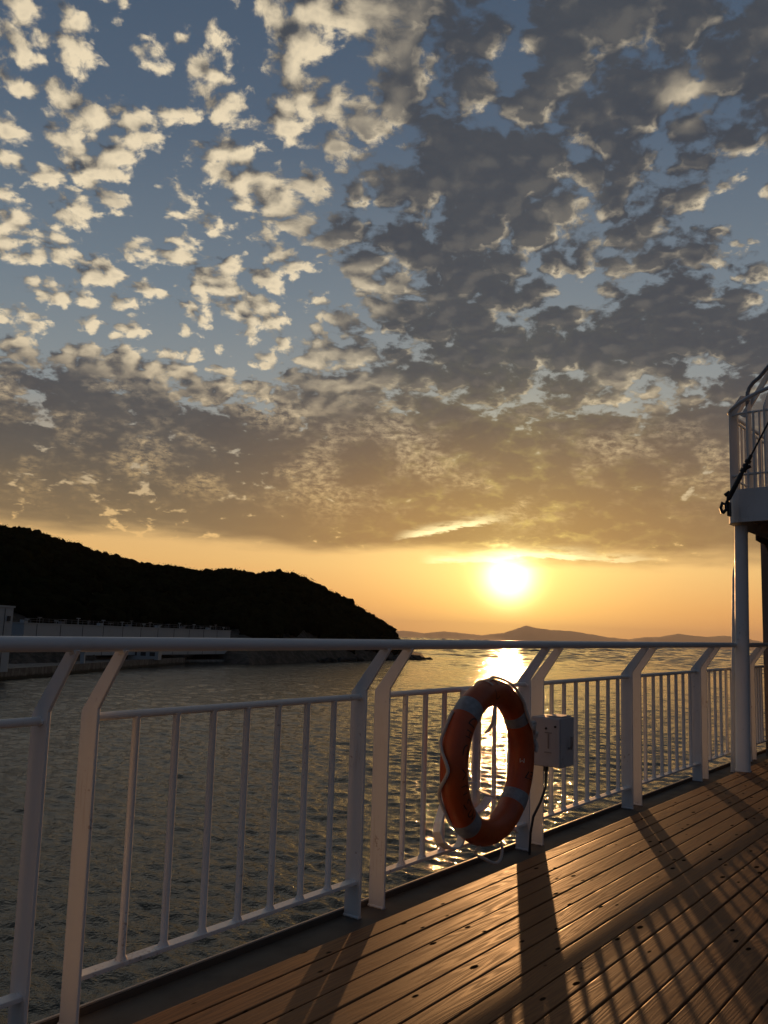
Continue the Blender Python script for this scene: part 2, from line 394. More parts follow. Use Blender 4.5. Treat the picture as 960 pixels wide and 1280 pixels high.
def build_headland():
    m, nt, b = mat('earth_and_rock')
    P = pos(nt, 'World'); n = tnoise(nt, P, 0.5, 6, 0.6)
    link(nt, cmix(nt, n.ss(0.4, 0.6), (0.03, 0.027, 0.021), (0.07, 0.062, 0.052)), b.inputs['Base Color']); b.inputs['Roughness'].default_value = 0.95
    bump(nt, b, n, 0.8, 1.0)
    azs = np.concatenate([np.arange(-60, -24, 1.0), np.arange(-24, 3.22, 0.2), [3.21]]); ts = [0, .02, .05, .1, .18, .3, .45, .6, .75, .88, 1, 1.15, 1.4, 1.7, 2]
    V, F = [], []; k = len(ts)
    for i, a in enumerate(azs):
        for j, t in enumerate(ts):
            p = hill_pt(float(a), t)
            q = mnoise.noise(p*0.12)*0.9*min(1.0, t*8) + (mnoise.noise(p*0.5)*1.3 if t < 0.06 else 0)
            V.append((p.x, p.y, p.z + q*(0.3 if a > 0.5 else 1)))
    for i in range(len(azs)-1):
        for j in range(k-1):
            a = i*k+j; F.append((a, a+k, a+k+1, a+1))
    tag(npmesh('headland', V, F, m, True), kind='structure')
    # shore rocks at the tip
    mb = MB()
    bm = bmesh.new()
    for i in range(46):
        a = random.uniform(-4, 3.6) if i > 20 else random.uniform(0.6, 3.7)
        d = float(interp(min(a, 3.21), SHORE)) + random.uniform(-3, 3); s = random.uniform(0.6, 1.9)*(0.6 if a > 2.6 else 1)
        r0 = len(bm.verts); bmesh.ops.create_icosphere(bm, subdivisions=2, radius=s, matrix=Matrix.Translation(azd(a, d, 0.1)) @ Matrix.Diagonal((1.5, 1.2, 0.75, 1)))
        bm.verts.ensure_lookup_table()
        for v in bm.verts[r0:]:
            v.co += Vector(mnoise.noise_vector(v.co*0.7))*0.55*s
    me = bpy.data.meshes.new('shore_rocks'); bm.to_mesh(me); bm.free(); me.materials.append(m)
    o = bpy.data.objects.new('shore_rocks', me); COL.objects.link(o); tag(o, kind='stuff')
def build_forest():
    m, nt, b = mat('forest_leaves')
    P = pos(nt, 'World'); n = tnoise(nt, P, 0.25, 5, 0.65)
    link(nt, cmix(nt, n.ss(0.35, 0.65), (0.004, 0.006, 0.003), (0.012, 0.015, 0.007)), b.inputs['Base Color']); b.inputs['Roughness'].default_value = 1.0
    b.inputs['Specular IOR Level'].default_value = 0.0
    bm = bmesh.new(); bmesh.ops.create_icosphere(bm, subdivisions=3, radius=1.0)
    bm.verts.ensure_lookup_table(); SV = np.array([v.co[:] for v in bm.verts]); SF = np.array([[v.index for v in f.verts] for f in bm.faces]); bm.free()
    variants = []
    for q in range(10):
        dd = np.array([mnoise.fractal(Vector(p)*2.1 + Vector((q*7.3, 1, 2)), 1.0, 2.0, 5) for p in SV])
        v = SV*(1+0.50*dd)[:, None]; v[:, 2] *= 0.82; variants.append(v)
    Vs, Fs, off = [], [], 0
    def put(V, F):
        nonlocal off
        Vs.append(V); Fs.append(F+off); off += len(V)
    spots = []
    for i in range(2000):
        a = random.uniform(-30, 1.6); t = random.uniform(0.06, 1.06)**0.8
        spots.append((a, t, random.choice([1.4, 2.0, 2.6, 3.3, 4.4])*random.uniform(.85, 1.1)))
    for a in np.arange(-30, 1.9, 0.21):                     # the crest, which the sky shows
        for q in range(2): spots.append((float(a)+random.uniform(-.12, .12), random.uniform(0.95, 1.03), random.choice([1.1, 1.5, 2.0, 2.6, 3.6])))
    for (a, t, r) in spots:
        if a > -1: r *= max(0.35, 1 - (a+1)*0.25)
        p = hill_pt(a, t); zc = p.z + (CANOPY - r*0.75)*min(1.0, max(0.15, (0.9-a)*0.6)) + random.uniform(-.7, .5)
        th = random.uniform(0, 6.28); c, s = math.cos(th), math.sin(th)
        v = variants[random.randrange(10)]*r*np.array([random.uniform(.85, 1.2), random.uniform(.85, 1.2), random.uniform(.75, 1.15)])
        v = v @ np.array([[c, s, 0], [-s, c, 0], [0, 0, 1]]) + np.array([p.x, p.y, zc])
        put(v, SF)
        if True:                                            # loose leaf sprays
            k = 190 if t > 0.86 else 55; u = RNG.normal(size=(k, 3)); u /= np.linalg.norm(u, axis=1)[:, None]; u[:, 2] = np.abs(u[:, 2])*1.1 - 0.15
            cc = np.array([p.x, p.y, zc]) + u*r*RNG.uniform(0.85, 1.38, (k, 1))*np.array([1, 1, .95])
            e1 = RNG.normal(size=(k, 3)); e1 /= np.linalg.norm(e1, axis=1)[:, None]; e2 = np.cross(e1, u); sz = RNG.uniform(0.12, 0.40, (k, 1))
            q = np.stack([cc-e1*sz, cc+e2*sz*0.6, cc+e1*sz, cc-e2*sz*0.6], 1).reshape(-1, 3)
            tri = np.arange(k)[:, None]*4
            put(q, np.concatenate([tri+np.array([[0, 1, 2]]), tri+np.array([[0, 2, 3]])]))
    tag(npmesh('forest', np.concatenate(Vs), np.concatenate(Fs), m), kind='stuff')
MOUNT = [(-8, 0.15), (-4, 0.3), (0.82, 0.37), (1.86, 0.41), (2.9, 0.3), (4.2, 0.47), (5.49, 0.39), (6.63, 0.31), (8.06, 0.52), (8.92, 0.83), (9.48, 1.03), (10.09, 0.9), (11.1, 0.81), (12.35, 0.78),
         (13.59, 0.62), (14.57, 0.48), (15.78, 0.4), (16.75, 0.56), (17.7, 0.62), (18.73, 0.85), (19.57, 0.76), (20.49, 0.72), (21.4, 0.83), (22.52, 0.7), (23.41, 0.56), (24.6, 0.3), (26, 0.12), (28, 0.02)]
DMT = 48000.0
def build_mountains():
    m, nt, b = mat('far_hills')
    n = tnoise(nt, pos(nt, 'World'), 0.004, 5, 0.6)
    link(nt, cmix(nt, n, (0.03, 0.035, 0.02), (0.07, 0.07, 0.05)), b.inputs['Base Color']); b.inputs['Roughness'].default_value = 0.95
    V, F = [], []; azs = np.arange(-8, 28.01, 0.08); prof = [(-7800, 0), (-5100, .22), (-3000, .5), (-1350, .78), (0, 1), (1500, .7), (4800, .1), (6600, -.02)]
    for a in azs:
        el = float(interp(a, MOUNT)) + 0.02*mnoise.noise(Vector((a*2.3, 0, 0))) + 0.022*mnoise.noise(Vector((a*6.1, 3, 0))) + 0.012*mnoise.noise(Vector((a*17.1, 5, 0)))
        H = EYE + DMT*math.tan(R(max(el, -0.01)))
        for (dd, f) in prof:
            ff = f + (0.16*mnoise.noise(Vector((a*1.9, dd*0.0004, 1))) if 0.1 < f < 1 else 0)
            V.append(azd(float(a), DMT+dd, H*ff))
    k = len(prof)
    for i in range(len(azs)-1):
        for j in range(k-1):
            q = i*k+j; F.append((q, q+k, q+k+1, q+1))
    tag(npmesh('distant_mountains', V, F, m, True), kind='structure')
build_headland(); build_forest(); build_mountains()

# ------------------------------------------------------------------ the quay on the left shore and its sheds
def build_quay():
    m, nt, b = mat('quay_concrete')
    P = pos(nt, 'World'); n = tnoise(nt, P, 0.9, 6, 0.6); st = tnoise(nt, vmath(nt, 'MULTIPLY', P, (1, 1, 0.15)), 1.8, 4, 0.6); z = sep(nt, P)[2]
    c = cmix(nt, (n*0.5+st*0.5).ss(0.4, 0.65), (0.10, 0.095, 0.085), (0.21, 0.20, 0.18))
    c = cmix(nt, (z + (n-0.5)*0.5).ss(0.25, 0.65, 1.0, 0.0), c, (0.022, 0.024, 0.018)); link(nt, c, b.inputs['Base Color']); b.inputs['Roughness'].default_value = 0.85
    bump(nt, b, n, 0.4, 0.1)
    front = [(-60, 88), (-40, 108), (-30, 121), (-23, 135), (-20.3, 147), (-18, 163), (-15, 186), (-12.6, 207), (-12.35, 209)]
    back = [(-12.2, 221), (-18, 200), (-30, 170), (-60, 130)]
    mb = MB(); poly = [azd(a, d, -2.0) for a, d in front+back]
    mb.prism(poly, (0, 0, 3.3), 'Z')
    lip = MB()
    for i in range(len(front)-1):
        p, q = azd(*front[i], 1.3), azd(*front[i+1], 1.3); o_ = Vector((p.x, p.y, 0)).normalized()*0.45
        lip.prism([p, q, q+o_, p+o_], (0, 0, 0.22), 'Z')
    o = mb.build('quay', m); tag(o, 'low dark concrete quay along the left shore below the wooded hill', 'quay')
    lip.build('kerb', m, o)
    # breakwater arm of stones in front of the hill
    mb = MB(); pts = [(-12.3, 213), (-10, 221), (-8.3, 229), (-5.8, 246)]
    rv = [azd(a, d) for a, d in pts]
    for i in range(len(rv)-1):
        p, q = rv[i], rv[i+1]; n_ = Vector((p.x, p.y, 0)).normalized()
        mb.add([p-n_*2.5+Vector((0,0,-1)), p-n_*1.0+Vector((0,0,.9)), p+n_*2+Vector((0,0,.9)), p+n_*5+Vector((0,0,-1)),
                q-n_*2.5+Vector((0,0,-1)), q-n_*1.0+Vector((0,0,.9)), q+n_*2+Vector((0,0,.9)), q+n_*5+Vector((0,0,-1))],
               [(0,1,5,4),(1,2,6,5),(2,3,7,6),(0,3,2,1),(4,5,6,7),(0,4,7,3)])
    tag(mb.build('breakwater', m), 'thin dark breakwater running right from the quay end under the hill', 'breakwater')
def build_sheds():
    wall = paint('shed_wall', (0.40, 0.43, 0.44), 0.7, (0.2, 0.19, 0.16), 0.4, 0.35)
    dark = plain('shed_dark', (0.05, 0.05, 0.05), 0.7)
    metal = plain('roof_fitting', (0.16, 0.17, 0.18), 0.5)
    A, B = azd(-21.95, 168), azd(-9.58, 226); ax = (B-A); Ln = ax.length; ax.normalize(); ny = Vector((-ax.y, ax.x, 0))
    fr = Matrix(((ax.x, ny.x, 0, A.x), (ax.y, ny.y, 0, A.y), (0, 0, 1, 2.2), (0, 0, 0, 1)))
    root = empty('quay_shed', (0, 0, 0), fr)
    tag(root, 'long low white shed on the quay with railings and vents on its flat roof', 'shed')
    H = 5.75
    MB().box((0, 0, 0), (Ln, 9, H)).build('wall', wall, root, 0.05)
    MB().box((-0.12, -0.12, H), (Ln+.12, 9.12, H+.14)).build('roof', wall, root)
    x = 3.1
    while x < Ln-1: MB().box((x, -0.03, 0.05), (x+.12, -0.002, H-.05)).build('panel_joint', dark, root); x += 6.2
    rl = MB(); x = 0.2
    while x < Ln: rl.tube([(x, 0.25, H+.14), (x, 0.25, H+0.95)], 0.035, 5); x += 1.55
    for z in (0.55, 0.93): rl.tube([(0.2, .25, H+z), (Ln-.2, .25, H+z)], 0.028, 5)
    rl.build('roof_railing', metal, root)
    x = 1.6; i = 0
    while x < Ln-1:
        v = MB(); hh = [0.7, 1.1, 0.6, 0.9, 1.25][i % 5]
        v.tube([(x, 0.9, H+.14), (x, 0.9, H+hh)], 0.07, 6); v.box((x-.42, .75, H+hh), (x+.42, 1.05, H+hh+.14))
        if i % 3 == 0: v.box((x-.6, 1.2, H+.14), (x+.5, 2.0, H+.62))
        v.build('vent', metal if i % 2 else wall, root); x += [3.1, 4.4, 2.3, 3.8][i % 4]; i += 1
    for x in (14.0, 15.6): MB().box((x, -.05, .1), (x+.9, -.004, 2.2)).build('door', dark, root)
    # taller block at the left edge
    A = azd(-30.5, 118, 1.3); B = azd(-22.62, 132, 1.3); ax = (B-A); Ln = ax.length; ax.normalize(); ny = Vector((-ax.y, ax.x, 0))
    fr = Matrix(((ax.x, ny.x, 0, A.x), (ax.y, ny.y, 0, A.y), (0, 0, 1, 1.3), (0, 0, 0, 1)))
    root = empty('terminal_building', (0, 0, 0), fr); tag(root, 'pale windowless building block on the quay at the left edge', 'building')
    MB().box((0, 0, 0), (Ln, 10, 8.75)).build('wall', wall, root, 0.06)
    MB().box((-.15, -.15, 8.75), (Ln+.15, 10.15, 9.0)).build('roof', wall, root)
    for x in (Ln-1.5, Ln-5.6, Ln-9.7): MB().box((x, -.04, .1), (x+.1, -.003, 8.6)).build('panel_joint', dark, root)
    d = MB().box((Ln-1.0, -.25, 6.9), (Ln-.6, -.003, 7.6)); d.build('lamp_box', dark, root)
    # small white hut half hidden under the rail
    c = azd(-14.9, 193, 1.3); root = empty('quay_hut', c); tag(root, 'small pale hut with dark windows on the quay in front of the long shed', 'hut')
    MB().box((-3.2, 0, 0), (3.2, 3, 2.0)).build('wall', wall, root, .03); MB().box((-3.4, -.2, 2.0), (3.4, 3.2, 2.14)).build('roof', metal, root)
    for x in (-2.4, -.5, 1.4): MB().box((x, -.04, .8), (x+1.1, -.003, 1.6)).build('window', dark, root)
    c = azd(-18.45, 166, 1.3); o = MB().box((-.35, -.3, 0), (.35, .3, 1.9)).box((-.5, -.45, 1.9), (.5, .45, 2.05)).build('bollard_light', wall)
    o.location = c; tag(o, 'short pale post standing on the quay between hut and left edge', 'post')
build_quay(); build_sheds()

# ------------------------------------------------------------------ the ferry: frame X along the rail, Y outboard, Z up from the deck boards
EYE_DECK = 1.10
_u = Vector((0.6018889, 0.7984465, 0.01459234)).normalized(); _v = Vector((_u.y, -_u.x, 0)).normalized(); _w = _v.cross(_u)
if _w.z < 0: _w = -_w
_y = -_v
_o = Vector((0, 0, EYE)) - _w*EYE_DECK
SHIP = Matrix(((_u.x, _y.x, _w.x, _o.x), (_u.y, _y.y, _w.y, _o.y), (_u.z, _y.z, _w.z, _o.z), (0, 0, 0, 1)))

white = paint('white_paint', (0.74, 0.74, 0.715), 0.42, (0.46, 0.42, 0.36), 0.30, 7.0, rust=0.55)
rail_paint = paint('handrail_paint', (0.62, 0.63, 0.64), 0.36, (0.36, 0.33, 0.29), 0.35, 8.0)
kerb_paint = paint('deck_edge_paint', (0.115, 0.095, 0.075), 0.60, (0.06, 0.05, 0.04), 0.5, 6.0, spec=0.14)
edge_paint = paint('deck_rim_paint', (0.36, 0.32, 0.27), 0.4, (0.15, 0.12, 0.09), 0.4, 20.0)
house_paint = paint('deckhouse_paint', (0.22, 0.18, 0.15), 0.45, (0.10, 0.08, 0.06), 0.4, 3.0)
black = plain('black_rubber', (0.018, 0.018, 0.02), 0.45)
steel = plain('grey_steel', (0.25, 0.25, 0.26), 0.4, 0.6)

def wood_material():
    m, nt, b = mat('deck_boards')
    P = pos(nt); x, y, z = sep(nt, P)
    row = ((y - ROW0)*(1.0/PITCH_B))._m('FLOOR')
    wn = nt.nodes.new('ShaderNodeTexWhiteNoise'); wn.noise_dimensions = '1D'; N._in(nt, wn.inputs['W'], row); rnd = N(nt, wn.outputs[0])
    # long cathedral grain: rings of a wandering log cut flat
    Q = comb(nt, x*0.55 + rnd*37.0, y*9.0 + rnd*11.0, row*3.1)
    wob = tnoise(nt, Q, 1.3, 3, 0.5)
    rings = (wob*95.0 + y*300.0)._m('SINE')*0.5 + 0.5
    fib = tnoise(nt, comb(nt, x*3.0 + rnd*9.0, y*260.0, row), 1.0, 4, 0.6)
    blot = tnoise(nt, comb(nt, x*1.6, y*5.0, row*5.0), 1.0, 5, 0.6)
    wear = tnoise(nt, P, 2.3, 5, 0.62)
    c = cmix(nt, (rings*0.35 + fib*0.65).ss(0.25, 0.8), (0.195, 0.085, 0.036), (0.370, 0.180, 0.080))
    c = cmix(nt, rnd*0.45, c, (0.18, 0.09, 0.042))
    c = cmix(nt, blot.ss(0.5, 0.75)*0.5, c, (0.11, 0.06, 0.032))
    c = cmix(nt, wear.ss(0.5, 0.72)*0.35, c, (0.22, 0.17, 0.12))
    # dark plugs, knots and chips
    vk = tvor(nt, comb(nt, x*6.0 + rnd*5.0, y*14.0, row*2.0), 1.0, rand=1.0)
    thr = tnoise(nt, P, 5.0, 2, 0.5)
    knot = (vk - (thr-0.5)*0.22).ss(0.10, 0.15, 1.0, 0.0)
    c = cmix(nt, knot*0.92, c, (0.012, 0.009, 0.007))
    link(nt, c, b.inputs['Base Color'])
    link(nt, (rings*0.20 + fib*0.10 + wear*0.28).lin(0.1, 0.5, 0.40, 0.66), b.inputs['Roughness'])
    link(nt, 0.17 - knot*0.17, b.inputs['Specular IOR Level']); b.inputs['Specular Tint'].default_value = (1.0, 0.62, 0.36, 1)
    bump(nt, b, rings*0.45 + fib*0.5 + wear*0.5 + blot*0.5, 0.36, 0.0012)
    return m
PITCH_B, GAP = 0.0955, 0.0075
ROW0 = -4.2
def build_deck():
    mb = MB(); m = wood_material()
    y = 2.052; first = True
    rows = []
    global ROW0
    y0 = 1.970
    rows.append((y0+GAP/2, 2.052)); k = 0
    while y0 - PITCH_B*k > -4.0:
        rows.append((y0-PITCH_B*(k+1)+GAP/2, y0-PITCH_B*k-GAP/2)); k += 1
    rnd = random.Random(3)
    for i, (a, b_) in enumerate(rows):
        xs = [-5.0]; x = -5.0 + rnd.uniform(1.0, 3.6)
        dz = rnd.uniform(-.0012, .0012)
        mb.box((-5.0, a, -0.032), (9.19, b_, dz))
    o = mb.build('deck', m, None, 0.0035, 2); o.matrix_world = SHIP; tag(o, kind='structure')
    # steel under the boards, the waterway along the edge, the hull side
    s = MB().box((-5, -4.0, -0.14), (9.19, 2.057, -0.045)); o2 = s.build('deck_plating', kerb_paint); o2.matrix_world = SHIP; tag(o2, kind='structure')
    w = MB()
    w.box((-5, 2.058, -0.30), (40, 2.247, -0.026)); w.box((-5, 2.2475, -0.30), (40, 2.256, -0.0055))
    o3 = w.build('deck_waterway', kerb_paint, None, 0.006); o3.matrix_world = SHIP; tag(o3, kind='structure')
    r = MB().box((-5, 2.2470, -0.005), (40, 2.2565, 0.001)); o4 = r.build('deck_rim', edge_paint, None, 0.0015); o4.matrix_world = SHIP; tag(o4, kind='structure')
    h = MB().prism([(-5, 2.246, -0.301), (40, 2.246, -0.301), (40, 1.4, -8.6), (-5, 1.4, -8.6)], (0, -0.6, 0), 'Y'); o5 = h.build('hull_side', white); o5.matrix_world = SHIP; tag(o5, kind='structure')
ROW0 = 1.970 - PITCH_B*80
build_deck()

POSTS = [-1.27, 0.14, 1.55, 2.955, 4.36, 5.80, 7.25, 8.72]
LR = 0.157; PT = 0.011
def plate(x, dx=0.0):
    prof = [(2.243, -0.026), (2.243, 0.832), (2.103, 1.008), (2.050, 1.012), (2.166, 0.842), (2.166, -0.026)]
    return MB().prism([(x, y, z) for y, z in prof], (PT, 0, 0), 'X')
def build_railing():
    root = empty('deck_railing', (0, 0, 0), SHIP)
    tag(root, 'white steel railing along the deck edge with paired flat posts and thin upright bars', 'railing')
    hr = MB().tube([(x, 2.076, 1.027) for x in np.linspace(-5, 9.19, 40)], 0.0205, 20); hr.build('handrail', rail_paint, root)
    for i, x in enumerate(POSTS):
        for xx in (x, x-LR):
            p = plate(xx); wd = 0.006
            for sx in (-1, 1):                                          # weld runs at the foot and where the rails meet the plate
                x0 = xx + (PT if sx > 0 else 0)
                p.tube([(x0, 2.168 + 0.0748*k/7, -0.022 + 0.002*((k*5) % 3)/3) for k in range(8)], wd, 6)
            s_ = (xx+PT) if xx == x else xx
            for z in (0.106, 0.813): p.tube([(s_, 2.182, z), (s_, 2.200, z+.009), (s_, 2.220, z), (s_, 2.200, z-.009), (s_, 2.182, z)], 0.0055, 6)
            p.tube([(xx+PT/2, 2.083, 1.004), (xx+PT/2, 2.062, 1.010)], 0.010, 8)
            p.build('post', white, root, 0.0018, 1)
    ends = POSTS + [9.19+LR]
    for i in range(len(POSTS)):
        a, b_ = ends[i]+PT, ends[i+1]-LR-(0 if i < len(POSTS)-1 else 0.0)
        MB().tube([(a, 2.201, 0.815), (b_, 2.201, 0.815)], 0.0125, 14).build('upper_rail', white, root)
        MB().box((a, 2.180, 0.100), (b_, 2.222, 0.113)).build('lower_rail', white, root, 0.0025)
        n = 7 if b_-a > 1.0 else 4
        st = (b_-a)/(n+1)
        for j in range(n):
            xx = a + st*(j+1)
            t = MB().tube([(xx, 2.201, 0.113), (xx, 2.201, 0.118), (xx, 2.201, 0.126), (xx, 2.201, 0.80), (xx, 2.201, 0.809)], [0.0185, 0.0165, 0.0118, 0.0118, 0.0145], 12)
            t.build('baluster', white, root)
build_railing()

# ---- column, upper deck with its railing, deckhouse
def arc(cx, cy, r, a0, a1, n=8):
    return [(cx + r*math.cos(R(a0+(a1-a0)*i/n)), cy + r*math.sin(R(a0+(a1-a0)*i/n))) for i in range(n+1)]
def build_upper():
    # column
    root = empty('deck_column', (7.735, 2.03, 0), SHIP); tag(root, 'round white steel column carrying the upper deck, standing beside the railing', 'column')
    MB().tube([(0, 0, -0.004), (0, 0, 0.012), (0, 0, 0.013), (0.03, -.008, 1.0), (0.06, -.015, 2.04)], [0.064, 0.064, 0.058, 0.056, 0.053], 24).build('shaft', white, root)
    g = MB().prism([(0.10, -.020, 2.035), (0.10, -.020, 1.72), (0.115, -.020, 1.80), (0.14, -.020, 1.88), (0.24, -.020, 1.98), (0.30, -.020, 2.035)], (0, .012, 0), 'Y'); g.build('bracket', white, root)
    # thin pipe beside it
    pr = empty('vent_pipe', (7.80, 2.115, 0), SHIP); tag(pr, 'thinner white pipe with rounded top standing close behind the column', 'pipe')
    MB().tube([(0, 0, -0.026), (0.08, -.025, 1.60), (0.085, -.030, 1.66), (0.10, -.040, 1.71), (0.13, -.055, 1.74)], 0.032, 16).build('pipe', white, pr)
    # upper deck
    root = empty('upper_deck', (7.6, 2.1, 2.05), SHIP); tag(root, 'white upper deck platform with rounded corner at the right edge of the picture', 'deck')
    O = Vector((7.6, 2.1, 2.05))
    def L(p): return tuple(Vector(p)-O)
    edge = [(7.40, -3.0), (7.44, 0.5), (7.56, 1.6), (7.60, 1.90)] + [(7.78-0.17*math.cos(R(a)), 1.94+0.165*math.sin(R(a))) for a in (15, 35, 55, 75, 90)] + [(8.2, 2.108), (16, 2.108)]
    slab = MB()
    n = len(edge); zs = [(2.055, 0.0), (2.335, 0.0)]
    vs = [L((x, y, z)) for z, _ in zs for x, y in edge]
    slab.add(vs, [(i, i+1, n+i+1, n+i) for i in range(n-1)], False)
    inner = [(x+0.012, y-0.010) for x, y in edge]; vs2 = [L((x, y, z)) for z, _ in zs for x, y in inner]
    slab.add(vs2, [(i, i+1, n+i+1, n+i) for i in range(n-1)]); slab.add([vs[i] for i in range(n)]+[vs2[i] for i in range(n)], [(i, i+1, n+i+1, n+i) for i in range(n-1)])
    slab.add([vs[n+i] for i in range(n)]+[vs2[n+i] for i in range(n)], [(i, i+1, n+i+1, n+i) for i in range(n-1)])
    slab.build('fascia', white, root)
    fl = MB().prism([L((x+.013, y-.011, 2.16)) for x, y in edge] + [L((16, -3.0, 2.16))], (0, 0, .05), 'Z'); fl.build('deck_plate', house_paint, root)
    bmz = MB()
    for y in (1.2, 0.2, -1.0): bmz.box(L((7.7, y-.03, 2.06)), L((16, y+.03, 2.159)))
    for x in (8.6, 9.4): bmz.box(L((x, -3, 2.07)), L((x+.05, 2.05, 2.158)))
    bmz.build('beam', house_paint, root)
    # its railing: same plates, curved handrail
    rr = empty('upper_railing', (7.6, 2.1, 2.335), SHIP); tag(rr, 'white railing of the upper deck with a curved handrail', 'railing')
    O = Vector((7.6, 2.1, 2.335))
    def up_plate(x, y, dx, dy, h0=3.02, lean=0.12, wide=0.075):
        d = Vector((dx, dy, 0)).normalized(); s_ = Vector((-d.y, d.x, 0))*0.006; p = Vector((x, y, 0))
        pts = [p+Vector((0,0,2.336)), p+Vector((0,0,h0)), p+d*lean+Vector((0,0,h0+.16)), p+d*(lean+.06)+Vector((0,0,h0+.16)), p+d*wide+Vector((0,0,h0)), p+d*wide+Vector((0,0,2.336))]
        return MB().prism([Vector(q)-s_-O for q in pts], s_*2, 'X')
    for (x, y, dx, dy) in [(7.67, 2.062, .9, -.75), (7.80, 2.095, .3, -1), (7.61, 1.905, 1, -.25), (7.59, 1.76, 1, -.15), (7.56, 1.42, 1, -.1), (7.54, 1.27, 1, -.1), (9.2, 2.09, 0, -1), (9.35, 2.09, 0, -1)]:
        up_plate(x, y, dx, dy).build('post', white, rr, 0.0015, 1)
    def Q(p): return Vector(p)-O
    crv = [(9.5, 2.06, 3.03), (8.3, 2.07, 3.03), (7.85, 2.085, 3.03), (7.72, 2.075, 3.025), (7.645, 2.03, 3.04), (7.61, 1.96, 3.075), (7.60, 1.89, 3.11), (7.59, 1.80, 3.145), (7.585, 1.70, 3.175), (7.56, 1.45, 3.20), (7.5, 0.4, 3.22), (7.45, -3, 3.22)]
    MB().tube([Q(p) for p in crv], 0.017, 12).build('handrail', rail_paint, rr)
    for z, r_ in ((2.99, .011), (2.46, .011)):
        MB().tube([Q(p) for p in [(9.5, 2.075, z), (7.85, 2.08, z), (7.72, 2.06, z), (7.645, 1.99, z), (7.625, 1.9, z), (7.6, 1.6, z), (7.5, .4, z), (7.45, -3, z)]], r_, 8).build('mid_rail', white, rr)
    for j, (x, y) in enumerate([(8.0, 2.078), (8.12, 2.078), (8.24, 2.077), (8.36, 2.077), (8.48, 2.076), (8.6, 2.076), (8.72, 2.076), (8.84, 2.076), (8.96, 2.075), (9.08, 2.075), (7.618, 1.85), (7.613, 1.80), (7.602, 1.66), (7.597, 1.60), (7.59, 1.54)]):
        MB().tube([Q((x, y, 2.336)), Q((x, y, 2.99))], 0.010, 8).build('baluster', white, rr)
    # stair rail rising behind the corner
    st = empty('stair_rail', (7.62, 1.9, 2.335), SHIP); tag(st, 'raised bent pipe stair rail with a flat white stringer above the upper deck railing', 'stair rail')
    O2 = Vector((7.62, 1.9, 2.335)); T = lambda p: Vector(p)-O2
    MB().tube([T(p) for p in [(7.66, 1.905, 2.34), (7.66, 1.905, 3.12), (7.66, 1.902, 3.17), (7.66, 1.885, 3.215), (7.655, 1.85, 3.255), (7.65, 1.80, 3.29), (7.65, 1.73, 3.37), (7.64, 1.60, 3.50), (7.6, 1.2, 3.9)]], 0.017, 12).build('pipe', steel, st)
    MB().strip([T(p) for p in [(7.72, 1.96, 2.98), (7.70, 1.85, 3.14), (7.68, 1.75, 3.29), (7.66, 1.60, 3.48), (7.62, 1.2, 3.88)]], (0.045, 0.045, 0.03), 0.012).build('stringer', white, st)
    # rigging screw hooked to the corner
    rg = empty('rigging_screw', (7.45, 2.09, 2.17), SHIP); tag(rg, 'black rigging screw and wire slanting up from the upper deck corner', 'rigging')
    O3 = Vector((7.45, 2.09, 2.17)); W = lambda p: Vector(p)-O3
    P0, P1 = Vector((7.5, 2.07, 2.175)), Vector((7.5, 1.60, 3.05)); dd = (P1-P0)
    at = lambda t: W(P0+dd*t)
    MB().tube([at(.46), at(1.0), at(2.6)], 0.0075, 8).build('wire', black, rg)
    MB().tube([at(.02), at(.06), at(.08), at(.30), at(.32), at(.36)], [.012, .012, .021, .021, .012, .012], 12).build('turnbuckle', black, rg)
    b_ = MB(); 
    for t in (.34, .38, .42): b_.tube([at(t-.014), at(t+.014)], 0.026, 10)
    b_.tube([at(.30), at(.48)], .015, 10); b_.tube([at(.33)+Vector((0,.02,.0)), at(.37)+Vector((0,-.045,.005))], .014, 8)
    b_.build('shackle', black, rg)
    s_ = MB(); s_.tube([W((7.5, 2.085, 2.12)), W((7.5, 2.10, 2.165)), W((7.5, 2.085, 2.21)), W((7.5, 2.06, 2.19)), W((7.5, 2.055, 2.15)), W((7.5, 2.085, 2.12))], .014, 8); s_.tube([at(.12)+Vector((0,.05,-.01)), at(.14)+Vector((0,.02,0))], .016, 8)
    s_.box(W((7.52, 2.04, 2.10)), W((7.60, 2.055, 2.22))); s_.build('eye', black, rg)
    # deckhouse
    dh = empty('deckhouse', (9.5, 2.2, 0), SHIP); tag(dh, 'dark deckhouse wall under the upper deck at the right edge', 'deckhouse')
    O4 = Vector((9.5, 2.2, 0)); X_ = lambda p: tuple(Vector(p)-O4)
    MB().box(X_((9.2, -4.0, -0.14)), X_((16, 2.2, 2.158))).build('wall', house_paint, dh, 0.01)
    z1 = 2.05; c = [(8.62, z1), (8.62, 2.0), (8.90, 1.985)] + [(8.90+0.27*math.sin(R(a)), 1.715+0.27*math.cos(R(a))) for a in (15, 30, 45, 60, 75, 90)] + [(9.185, 1.2), (9.198, 1.0), (9.198, z1)]
    MB().prism([X_((x, 2.09, z)) for x, z in c], (0, .012, 0), 'Y').build('corner_bracket', house_paint, dh)
    MB().tube([X_((9.185, 2.0, 0)), X_((9.185, 2.0, 2.05))], .012, 8).build('edge_trim', house_paint, dh)
    MB().box(X_((9.188, 0.4, 0.05)), X_((9.199, 1.15, 1.9))).build('door', white, dh, .004)
build_upper()

